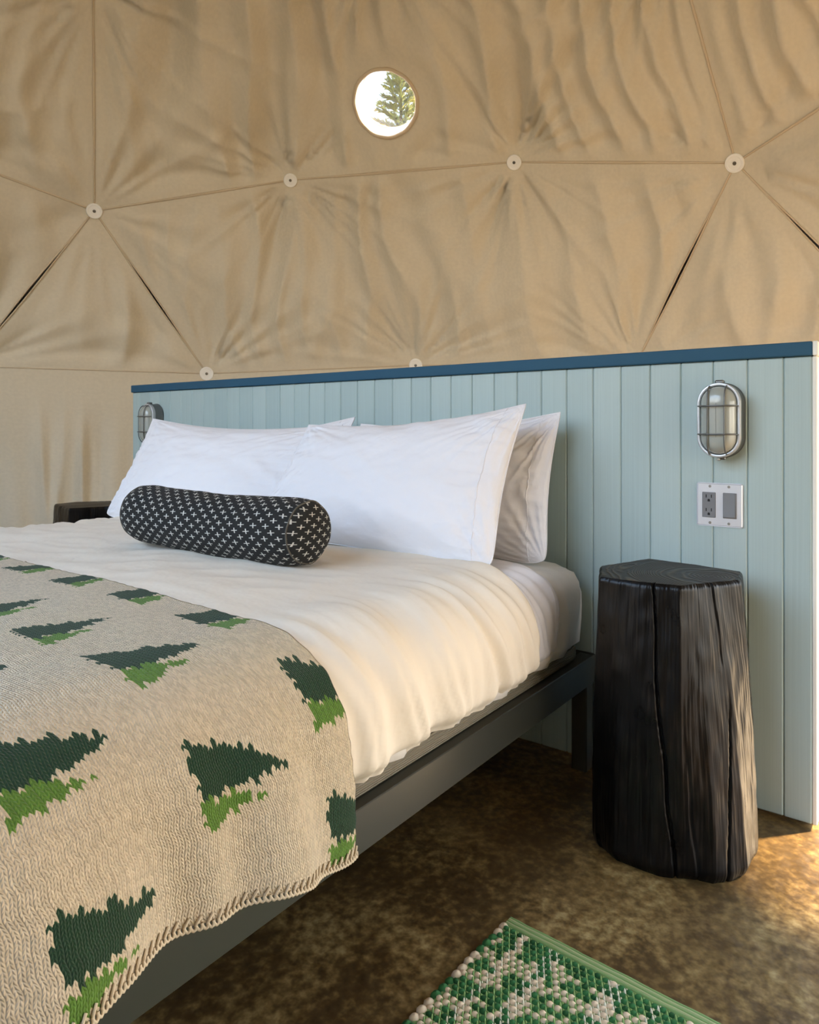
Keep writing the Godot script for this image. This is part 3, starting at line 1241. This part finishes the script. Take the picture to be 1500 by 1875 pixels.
func build_blanket() -> void:
	var half := 0.993
	var top := 0.671
	var rx := 0.17
	var ry := 0.175
	var flat := half - rx
	var drop := 1.246
	var nu := 420
	var nv := 130
	var z0 := 1.222
	var z1 := 2.27
	var put := func(u: float, z: float, lift: float) -> Vector3:
		# the corner at the head edge droops
		u += signf(u) * 0.05 * (1.0 - ss(0.0, 0.24, z - z0)) * ss(0.5, 1.15, absf(u)) - signf(u) * 0.02 * ss(0.24, 0.5, z - z0) * ss(0.9, 1.2, absf(u))
		var p := section(u, half, top, rx, ry)
		var q := section(u - 0.004 * signf(u), half, top, rx, ry)
		var tan := (p - q).normalized()
		var nrm := Vector2(-tan.y, tan.x)
		if nrm.dot(p - Vector2(0, 0.3)) < 0:
			nrm = -nrm
		var down := ss(flat + 0.05, drop, absf(u))
		var d := nz.get_noise_2d(u * 1.6 + 82, z * 2.0) * 0.006 * (1.0 - down)
		# the hem swings out in soft folds
		d += (0.5 + 0.5 * sin((z - 1.2) * 15.0 + 0.7 * sin(z * 7.0))) * 0.045 * down * down * ss(0.02, 0.2, z - z0)
		d += nz2.get_noise_2d(z * 9.0, u * 1.5 + 4.0) * 0.012 * down
		p += nrm * (d + lift)
		return Vector3(p.x, p.y, z - 0.075 * ss(flat - 0.1, drop, absf(u)))
	var f := func(i, j):
		var u: float = lerpf(-drop, drop, i / float(nu))
		var edge := 0.003 * nz2.get_noise_2d(u * 30.0, 0.0)
		if j == 0:
			return put.call(u, z0 + 0.002 + edge, -0.007)
		return put.call(u, z0 + edge + (z1 - z0) * pow((j - 1) / float(nv - 1), 1.15), 0.0)
	var uvf := func(i, j):
		var u: float = lerpf(-drop, drop, i / float(nu))
		var z: float = (z1 - z0) * pow(maxf(0, j - 1) / float(nv - 1), 1.15)
		return Vector2(u / 1.308, z / 0.44)
	var t := thing("knitted_throw", "beige knitted throw with green fir trees spread across the bed", "blanket")
	part("knit", grid(nu, nv, func(i, j): return f.call(nu - i, j), func(i, j): return uvf.call(nu - i, j)), mats.knit, t)
	# the picot hem along the drop
	var st := start()
	var yarn := plain(Color(0.82, 0.755, 0.65), 0.95)
	for k in 150:
		var z := z0 + 0.007 * k + 0.003
		var pts := PackedVector3Array()
		for q in 7:
			var a := PI * q / 6.0
			pts.append(put.call(drop - 0.002 + 0.007 * sin(a), z + 0.0038 * cos(a), 0.002 + 0.002 * sin(a)))
		st.append_from(tube(pts, 0.0021, 5), 0, Transform3D())
		if k % 2 == 0:
			pts = PackedVector3Array([put.call(drop - 0.012, z - 0.003, 0.002), put.call(drop - 0.004, z + 0.003, 0.003), put.call(drop + 0.002, z + 0.004, 0.001)])
			st.append_from(tube(pts, 0.002, 5), 0, Transform3D())
	part("hem_stitches", st.commit(), yarn, t).set_meta("kind", "stuff")


# ---------------------------------------------------------------- pillows and bolster
func pillow(label: String, bl: Vector3, br: Vector3, tl: Vector3, tr: Vector3, thick: float, seed_: float, group := "white pillows at the head of the bed") -> void:
	var t := thing("pillow", label, "pillow", Vector3.ZERO, group)
	var n := (br - bl).cross(tl - bl).normalized()
	var nu := 120
	var nv := 84
	var centre := (bl + br + tl + tr) / 4.0
	var surf := func(s: float, tt: float, side: float) -> Vector3:
		# sides of the outline bow inwards between the corners
		var s2 := s * (1.0 - 0.055 * (1.0 - tt * tt) )
		var t2 := tt - (0.17 * maxf(tt, 0.0) - 0.07 * maxf(-tt, 0.0)) * (1.0 - s * s)
		var soft := pow(absf(s), 7.0) * pow(absf(tt), 7.0) * (0.075 if tt < 0.0 else 0.012)   # the lower corners are rounded
		s2 *= 1.0 - soft * 0.7
		t2 *= 1.0 - soft * 1.4
		var p := bl.lerp(br, (s2 + 1) / 2).lerp(tl.lerp(tr, (s2 + 1) / 2), (t2 + 1) / 2)
		var hs := pow(maxf(0.0, 1.0 - pow(absf(s), 2.4)), 0.62)
		var ht := pow(maxf(0.0, 1.0 - pow(absf(tt), 2.2)), 0.62)
		var h := thick * hs * ht
		var env := clampf(hs * ht * 3.0, 0, 1)
		# creases run out of the corners and along the short sides
		var w := 0.0
		for c in [Vector2(-1, -1), Vector2(1, -1), Vector2(-1, 1), Vector2(1, 1)]:
			var dx: float = (s - c.x) * 0.45
			var dy: float = (tt - c.y) * 0.23
			var r := sqrt(dx * dx + dy * dy)
			var a := atan2(dy, dx)
			w += (0.4 - absf(nz2.get_noise_3d(cos(a) * 4.5 + c.x * 3.0, sin(a) * 4.5 + c.y * 5.0, seed_ + side))) * 0.032 * ss(0.0, 0.07, r) * exp(-r / 0.13)
		w += (0.3 - absf(nz2.get_noise_3d(tt * 7.0 + seed_, s * 1.8, side * 3.0))) * 0.011 * ss(0.45, 0.95, absf(s))
		w += (0.3 - absf(nz2.get_noise_3d(s * 1.6 + tt * 1.0 + seed_, tt * 1.2, side * 9.0))) * 0.010
		w += nz.get_noise_3d(s * 5.0, tt * 4.0, seed_ + side * 4.0) * 0.004
		return p + n * side * (h + w * env)
	for side in [1.0, -1.0]:
		var f := func(i, j):
			var s: float = sin((i / float(nu) * 2 - 1) * PI / 2)
			var tt: float = sin((j / float(nv) * 2 - 1) * PI / 2)
			return surf.call(s * side, tt, side)
		part("pillowcase" if side > 0 else "pillowcase_back", grid(nu, nv, f, func(i, j): return Vector2(i / float(nu) * 0.9, j / float(nv) * 0.5)), mats.pillow, t)
	var pts := PackedVector3Array()
	for k in 41:
		pts.append(surf.call(1.0, k / 20.0 - 1.0, 0.0))
	for k in range(1, 41):
		pts.append(surf.call(1.0 - k / 20.0, 1.0, 0.0))
	for k in range(1, 41):
		pts.append(surf.call(-1.0, 1.0 - k / 20.0, 0.0))
	for k in range(1, 40):
		pts.append(surf.call(-1.0 + k / 20.0, -1.0, 0.0))
	part("seam", tube(pts, 0.0024, 6, true), mats.pillow, t)
	var hem := PackedVector3Array()
	for k in 61:
		hem.append(surf.call(0.87, (k / 30.0 - 1.0) * 0.985, 1.0))
	part("hem", tube(hem, 0.0016, 6), mats.pillow, t)


func build_pillows() -> void:
	pillow("white pillow at the back right, its open edge against the headboard", Vector3(0.085, 0.635, 0.215), Vector3(0.910, 0.606, 0.238), Vector3(0.09, 1.02, 0.085), Vector3(0.878, 1.052, 0.085), 0.07, 3.0)
	pillow("white pillow at the back left, only its pointed top corner showing", Vector3(-0.89, 0.635, 0.225), Vector3(0.0, 0.635, 0.225), Vector3(-0.86, 0.98, 0.09), Vector3(0.068, 1.045, 0.085), 0.07, 9.0)
	pillow("white pillow at the front left, behind the left half of the bolster", Vector3(-0.955, 0.632, 0.49), Vector3(0.06, 0.655, 0.41), Vector3(-0.905, 1.045, 0.285), Vector3(0.09, 1.015, 0.175), 0.082, 14.0)
	pillow("large white pillow at the front right, leaning behind the bolster's right end", Vector3(-0.02, 0.660, 0.525), Vector3(0.868, 0.622, 0.468), Vector3(0.04, 1.015, 0.30), Vector3(0.845, 1.073, 0.24), 0.092, 21.0)


func build_bolster() -> void:
	var a := Vector3(-0.125, 0.751, 0.822)
	var b := Vector3(0.535, 0.745, 0.795)
	var t := thing("bolster", "black cylindrical bolster cushion covered in small white crosses lying on the duvet", "cushion")
	var x := (b - a).normalized()
	var y := Vector3.UP
	var z := x.cross(y).normalized()
	y = z.cross(x)
	var long := (b - a).length()
	var radius := func(s: float, an: float) -> float:
		var e := minf(s, 1.0 - s) * long
		var r := 0.088 * (1.0 - 0.10 * pow(clampf(1.0 - e / 0.05, 0, 1), 2.0))
		r *= 1.0 + 0.03 * nz2.get_noise_2d(s * 3.0, cos(an) * 1.2 + 5.0) + 0.012 * nz2.get_noise_3d(s * 9.0, cos(an) * 2.0, sin(an) * 2.0)
		return r
	var put := func(s: float, an: float, r: float) -> Vector3:
		var p := a.lerp(b, s) + (y * sin(an) * 0.97 + z * cos(an)) * r
		p.y -= 0.010 * sin(PI * s)
		return p
	var f := func(i, j):
		var an: float = -TAU * i / 96.0
		var s: float = j / 60.0
		return put.call(s, an, radius.call(s, an))
	part("cover", grid(96, 60, f, func(i, j): return Vector2(j / 60.0 * long / 0.042, i / 96.0 * 18.0), true), mats.crosses, t)
	for e in [0, 1]:
		var g := func(i, j):
			var an: float = (TAU if e == 0 else -TAU) * i / 96.0
			var q: float = 1.0 - j / 10.0
			var p: Vector3 = put.call(float(e), an, radius.call(float(e), an) * q)
			return p + x * (1.0 if e == 1 else -1.0) * 0.028 * pow(1.0 - q * q, 0.6)
		var guv := func(i, j):
			var an: float = TAU * i / 96.0
			var q: float = 0.086 * (1.0 - j / 10.0)
			return Vector2(cos(an) * q / 0.042, sin(an) * q / 0.0305)
		part("end_cap", grid(96, 10, g, guv, true), mats.crosses, t)
		var pts := PackedVector3Array()
		for k in 64:
			var an: float = TAU * k / 64
			pts.append(put.call(float(e), an, radius.call(float(e), an)))
		part("seam", tube(pts, 0.0022, 6, true), plain(Color(0.35, 0.33, 0.29), 0.9), t)


# ---------------------------------------------------------------- stumps
func build_stumps() -> void:
	var lo := [Vector2(1.085, 0.30), Vector2(1.098, 0.385), Vector2(1.165, 0.436), Vector2(1.264, 0.434), Vector2(1.385, 0.386), Vector2(1.434, 0.31), Vector2(1.438, 0.22), Vector2(1.40, 0.07), Vector2(1.13, 0.05)]
	var hi := [Vector2(1.062, 0.252), Vector2(1.115, 0.385), Vector2(1.165, 0.390), Vector2(1.242, 0.382), Vector2(1.302, 0.372), Vector2(1.398, 0.222), Vector2(1.380, 0.107), Vector2(1.26, 0.08), Vector2(1.130, 0.066)]
	var c := Vector2(1.25, 0.235)
	var t := thing("stump_table", "charred black timber stump used as a bedside table right of the bed", "stump table", Vector3(c.x, FL, c.y), "charred stump bedside tables")
	var high := 0.652
	var ray_at := func(poly: Array, an: float) -> float:
		var d := Vector2(cos(an), sin(an))
		for k in poly.size():
			var p: Vector2 = poly[k] - c
			var q: Vector2 = poly[(k + 1) % poly.size()] - c
			var e := q - p
			var den := d.x * e.y - d.y * e.x
			if absf(den) < 1e-9:
				continue
			var r := (p.x * e.y - p.y * e.x) / den
			var s := (p.x * d.y - p.y * d.x) / den
			if r > 0 and s >= -1e-6 and s <= 1 + 1e-6:
				return r
		return 0.15
	var nu := 420
	var nv := 130
	var lo_r := []
	var hi_r := []
	for i in nu:
		var an: float = TAU * i / nu
		lo_r.append(ray_at.call(lo, an))
		hi_r.append(ray_at.call(hi, an))
	var cracks := [[1.28, 0.34, 0.012, -1.0, 2.0], [0.66, -0.35, 0.009, -1.0, 0.55], [1.02, 0.30, 0.005, -1.0, 0.35], [0.42, 0.10, 0.004, 0.72, 2.0]]   # bearing at the foot, drift up the side, depth, from, to
	var skin := func(i: int, h: float) -> Vector3:
		var an: float = TAU * i / nu
		var r: float = lerpf(lo_r[i], hi_r[i], h)
		var bulge := sin(PI * h) * 0.006
		# worn foot and softened top edge
		r -= 0.020 * pow(clampf(1.0 - h / 0.05, 0, 1), 2.0) * (0.8 + 0.4 * nz2.get_noise_2d(cos(an) * 2, sin(an) * 2))
		r -= 0.006 * pow(clampf((h - 0.985) / 0.015, 0, 1), 2.0)
		var cx := cos(an + h * 0.06)
		var cz := sin(an + h * 0.06)
		# grain: narrow grooves that run up the timber, faint saw and adze marks across it
		var wv := 1.6 * nz2.get_noise_3d(cx * 2.5, cz * 2.5, h * 2.5)
		var groove := nz2.get_noise_3d(cx * 26.0 + wv, cz * 26.0, h * 0.9)
		var band := 0.15 + 0.85 * ss(0.0, 0.4, nz2.get_noise_3d(cx * 3.0, cz * 3.0, h * 1.5 + 4.0))
		r += groove * 0.0008 * band
		r += nz.get_noise_3d(cx * 3.0, cz * 3.0, h * 2.0 + 9.0) * 0.0025
		r += nz2.get_noise_3d(cx * 5.0, cz * 5.0, h * 9.0 + an * 0.0) * 0.0012
		var d := 0.0
		for k in cracks:
			var at: float = k[0] + k[1] * h + 0.025 * nz2.get_noise_2d(h * 3.0, k[0] * 9.0)
			var w := absf(wrapf(an - at, -PI, PI)) * r
			d = maxf(d, k[2] * (1.0 - ss(0.0, 0.0038, w)) * ss(k[3] - 0.12, k[3] + 0.12, h) * (1.0 - ss(k[4] - 0.12, k[4] + 0.12, h)))
		r += bulge - d
		return Vector3(cos(an) * r, h * high, sin(an) * r)
	var side := part("charred_sides", grid(nu, nv, func(i, j): return skin.call((nu - i) % nu, j / float(nv)), func(i, j): return Vector2(i / float(nu) * 3.0, j / float(nv) * 1.3), true), mats.char, t)
	side.set_meta("label", "charred black grooved sides")
	var g := func(i, j):
		var p: Vector3 = skin.call((nu - i) % nu, 1.0)
		var q: float = 1.0 - j / 24.0
		return Vector3(p.x * q, high + 0.0015 * (1 - q), p.z * q)
	var guv := func(i, j):
		var p: Vector3 = skin.call((nu - i) % nu, 1.0)
		var q: float = 1.0 - j / 24.0
		return Vector2(0.5 + p.x * q / 0.42, 0.5 + p.z * q / 0.42)
	part("end_grain", grid(nu, 24, g, guv, true), mats.char_top, t).set_meta("label", "ringed end grain on top")
	var copy := t.duplicate()
	copy.name = numbered("stump_table")
	add_child(copy)
	copy.position = Vector3(-1.475, FL, 0.235)
	copy.rotation.y = PI * 0.98
	copy.set_meta("label", "charred black timber stump behind the far left side of the bed, only its top showing")


# ---------------------------------------------------------------- wall lamps
func stadium(an: float, r: float, s: float) -> Vector2:
	return Vector2(cos(an) * r, sin(an) * r + (s if sin(an) >= 0 else -s))


# rings of [radius, half the straight side, z], joined into one skin
func stadium_mesh(rows: Array) -> ArrayMesh:
	var n := 56
	return grid(n, rows.size() - 1, func(i, j):
		var q: Vector2 = stadium(TAU * (i + 0.5) / n, rows[j][0], rows[j][1])
		return Vector3(q.x, q.y, rows[j][2]), no_uv, true)


func build_sconces() -> void:
	var t := thing("wall_lamp", "oval caged bulkhead lamp on the headboard above the socket plate at the right", "wall lamp", Vector3(1.311, 1.0225, 0.0), "caged bulkhead wall lamps")
	var s := 0.045
	part("housing", stadium_mesh([[0.001, s, 0.0005], [0.053, s, 0.0005], [0.0555, s, 0.003], [0.0555, s, 0.008], [0.053, s, 0.011], [0.0525, s, 0.048]]), mats.cast_dark, t)
	part("rim", stadium_mesh([[0.0525, s, 0.044], [0.0540, s, 0.046], [0.0540, s, 0.058], [0.0525, s, 0.0605], [0.0475, s, 0.0605], [0.0455, s, 0.058], [0.0455, s, 0.046]]), mats.cast, t)
	var dome := []
	for k in 13:
		var a := PI / 2 * k / 12
		dome.append([maxf(0.0452 * pow(cos(a), 0.75), 0.0004), s, 0.050 + 0.036 * sin(a)])
	part("lens", stadium_mesh(dome), mats.frosted, t).set_meta("label", "frosted glass lens")
	var at := func(x: float, y: float) -> float:     # height of the cage over the glass
		var yy := maxf(absf(y) - s, 0.0)
		var r := sqrt(x * x + yy * yy) / 0.0495
		return 0.0595 + 0.033 * pow(maxf(0.0, 1.0 - r * r), 0.5)
	for x in [-0.021, 0.021]:
		var pts := PackedVector3Array()
		for k in 33:
			var y: float = (s + 0.0445) * sin((k / 32.0 * 2 - 1) * PI / 2)
			pts.append(Vector3(x, y, at.call(x, y)))
		part("guard_bar", tube(pts, 0.0021, 8), mats.cast_dark, t)
	for y in [-0.037, 0.037]:
		var pts := PackedVector3Array()
		for k in 29:
			var x: float = 0.0492 * sin((k / 28.0 * 2 - 1) * PI / 2)
			pts.append(Vector3(x, y, at.call(x, y) + 0.003))
		part("guard_bar", tube(pts, 0.0021, 8), mats.cast_dark, t)
	part("hinge_lug", box_mesh(Vector3(0, 0.1015, 0.043), Vector3(0.022, 0.010, 0.020), 0.003), mats.cast_dark, t)
	part("screw_lug", box_mesh(Vector3(0.006, -0.1005, 0.036), Vector3(0.016, 0.009, 0.014), 0.003), mats.cast_dark, t)
	var sc = part("screw", lathe([Vector2(0, -0.006), Vector2(0.0045, -0.006), Vector2(0.0045, 0.004), Vector2(0.003, 0.006), Vector2(0, 0.006)], 14), mats.screw, t, Transform3D(Basis(), Vector3(-0.002, -0.103, 0.048)))
	sc.set_meta("label", "small screw under the lamp")
	var c := t.duplicate()
	c.name = numbered("wall_lamp")
	add_child(c)
	c.position = Vector3(-1.305, 1.0225, 0.0)
	c.set_meta("label", "oval caged bulkhead lamp on the left end of the headboard, partly behind a pillow")


func build_plates() -> void:
	var t := thing("socket_plate", "silver wall plate with a double socket and a switch on the headboard", "socket plate", Vector3(1.301, 0.794, 0.0))
	var st := start()
	bevel(st, Vector3(0, 0, 0.003), Vector3(0.118, 0.118, 0.006), 0.004)
	st.generate_normals()
	part("plate", st.commit(), mats.plate, t)
	var rec := part("socket", box_mesh(Vector3(-0.0265, -0.001, 0.0065), Vector3(0.0345, 0.0685, 0.004), 0.001), mats.device, t)
	rec.set_meta("label", "grey double socket")
	var slots := start()
	for y in [0.0165, -0.0205]:
		for x in [-0.0068, 0.0068]:
			bevel(slots, Vector3(-0.0265 + x, y + 0.006, 0.0084), Vector3(0.0024, 0.0085, 0.0008), 0.0002)
		bevel(slots, Vector3(-0.0265, y - 0.0065, 0.0084), Vector3(0.0062, 0.0042, 0.0008), 0.0003)
		for k in 8:
			var a := PI * k / 8
			var b := PI * (k + 1) / 8
			var o := Vector3(-0.0265, y - 0.0045, 0.0088)
			tri(slots, o, o + Vector3(cos(a), sin(a), 0) * 0.0031, o + Vector3(cos(b), sin(b), 0) * 0.0031, o - Vector3(0, 0, 1))
	slots.generate_normals()
	part("slots", slots.commit(), mats.dark, rec).set_meta("kind", "stuff")
	var sw := part("switch", box_mesh(Vector3(0.0265, -0.001, 0.0065), Vector3(0.0345, 0.0685, 0.004), 0.001), mats.device, t)
	sw.set_meta("label", "grey rocker switch")
	var rk := start()
	rk.set_smooth_group(-1)
	var fr := [Vector2(-0.0315, 0.0132), Vector2(-0.001, 0.0108), Vector2(0.0005, 0.0108), Vector2(0.0305, 0.0096)]
	for k in 3:
		var l := 0.0115
		var r := 0.0405
		quad(rk, Vector3(l, fr[k].x, fr[k].y), Vector3(r, fr[k].x, fr[k].y), Vector3(r, fr[k + 1].x, fr[k + 1].y), Vector3(l, fr[k + 1].x, fr[k + 1].y), Vector3(0.0265, 0, 0))
		for x in [l, r]:
			quad(rk, Vector3(x, fr[k].x, 0.008), Vector3(x, fr[k].x, fr[k].y), Vector3(x, fr[k + 1].x, fr[k + 1].y), Vector3(x, fr[k + 1].x, 0.008), Vector3(0.0265, 0, 0))
	quad(rk, Vector3(0.0115, 0.0305, 0.008), Vector3(0.0405, 0.0305, 0.008), Vector3(0.0405, 0.0305, 0.0096), Vector3(0.0115, 0.0305, 0.0096), Vector3(0.0265, 0, 0.01))
	quad(rk, Vector3(0.0115, -0.0315, 0.008), Vector3(0.0405, -0.0315, 0.008), Vector3(0.0405, -0.0315, 0.0132), Vector3(0.0115, -0.0315, 0.0132), Vector3(0.0265, 0, 0.009))
	rk.generate_normals()
	part("rocker", rk.commit(), mats.device, sw)
	for p in [Vector2(-0.024, 0.0495), Vector2(0.024, 0.0495), Vector2(-0.024, -0.0495), Vector2(0.024, -0.0495)]:
		part("screw", lathe([Vector2(0.0036, 0.005), Vector2(0.0036, 0.0068), Vector2(0.0026, 0.0078), Vector2(0.001, 0.0078), Vector2(0.001, 0.0066), Vector2(0, 0.0066)], 16), mats.screw, t, Transform3D(Basis(), Vector3(p.x, p.y, 0)))


# ---------------------------------------------------------------- rug
func blob(st: SurfaceTool, at: Vector3, rx: float, ry: float, rz: float, c: Color, turn := 0.0) -> void:
	var b := Basis(Vector3.UP, turn)
	var n := 8
	var rows := 3
	st.set_smooth_group(0)
	var pt := func(i, j):
		var e: float = PI / 2 * j / rows
		var a: float = TAU * i / n
		return at + b * Vector3(cos(a) * cos(e) * rx, sin(e) * ry, sin(a) * cos(e) * rz)
	for j in rows:
		for i in n:
			st.set_color(c)
			if j < rows - 1:
				for q in [[0, 0], [1, 0], [1, 1], [0, 0], [1, 1], [0, 1]]:
					st.add_vertex(pt.call(i + q[0], j + q[1]))
			else:
				for q in [[0, 0], [1, 0], [0, 1]]:
					st.add_vertex(pt.call(i + q[0], j + q[1]))


func build_rug() -> void:
	var t := thing("rag_rug", "green and cream woven rag rug on the concrete floor", "rug", Vector3(1.071, FL, 0.746))
	t.rotation.y = -0.045
	var wide := 0.62
	var long := 0.95
	part("ground_weave", box_mesh(Vector3(wide / 2, 0.003, long / 2), Vector3(wide - 0.006, 0.006, long - 0.004), 0.001), mats.green_cord, t)
	# bound end: cords side by side
	for k in 5:
		var pts := PackedVector3Array()
		for q in 32:
			pts.append(Vector3(wide * q / 31.0, 0.0055 + 0.0004 * sin(q * 2.1 + k), 0.003 + 0.0052 * k + 0.0006 * sin(q * 0.9)))
		part("binding_cord", tube(pts, 0.0031, 6), mats.green_cord if k % 2 == 0 else mats.pale_cord, t)
	var green := Color(0.20, 0.43, 0.23).srgb_to_linear()
	var deep := Color(0.12, 0.32, 0.16).srgb_to_linear()
	var cream := Color(0.88, 0.79, 0.67).srgb_to_linear()
	var pale := Color(0.55, 0.68, 0.42).srgb_to_linear()
	var white := Color(0.90, 0.88, 0.78).srgb_to_linear()
	var r := RandomNumberGenerator.new()
	r.seed = 12
	var st := start()
	var rows := 70
	for row in rows:
		var z := 0.035 + row * 0.0125
		var band := nz2.get_noise_1d(row * 0.21 + 3.0)
		var x := 0.010 + (0.0075 if row % 2 else 0.0)
		while x < wide - 0.008:
			var share := 0.52 + 0.9 * band + 0.9 * nz2.get_noise_2d(x * 16.0, row * 0.35)
			if row < 3:
				share = 0.15
			var c := cream if r.randf() < share else (green if r.randf() < 0.7 else deep)
			blob(st, Vector3(x + 0.001 * r.randf(), 0.0045, z), 0.0074 + 0.0012 * r.randf(), 0.0056 + 0.0022 * r.randf(), 0.0055 + 0.0008 * r.randf(), c, r.randf() * 0.4)
			# the warp thread that crosses beside it, aslant
			var warp := white if nz2.get_noise_1d(x * 14.0 + 8.0) > 0.12 else pale
			blob(st, Vector3(x + 0.0072, 0.0048, z + 0.002), 0.0023, 0.0058, 0.0080, warp, 0.6)
			blob(st, Vector3(x + 0.0104, 0.0045, z - 0.001), 0.0019, 0.0052, 0.0076, warp, 0.6)
			x += 0.0150
	st.generate_normals()
	part("weave", st.commit(), mats.rag, t).set_meta("kind", "stuff")
	# weft loops along the left side
	for k in 44:
		var z := 0.030 + k * 0.0205
		var l := start()
		blob(l, Vector3.ZERO, 0.0115, 0.0105, 0.0112, Color.WHITE, 0.3)
		l.generate_normals()
		var cr: bool = r.randf() < (0.55 if k < 9 else 0.2)
		part("weft_loop", l.commit(), mats.cream_rag if cr else mats.green_rag, t, Transform3D(Basis(Vector3.UP, r.randf()).scaled(Vector3(1.0, 0.95 + 0.2 * r.randf(), 1.0)), Vector3(0.0015 * r.randf(), 0.0, z)))
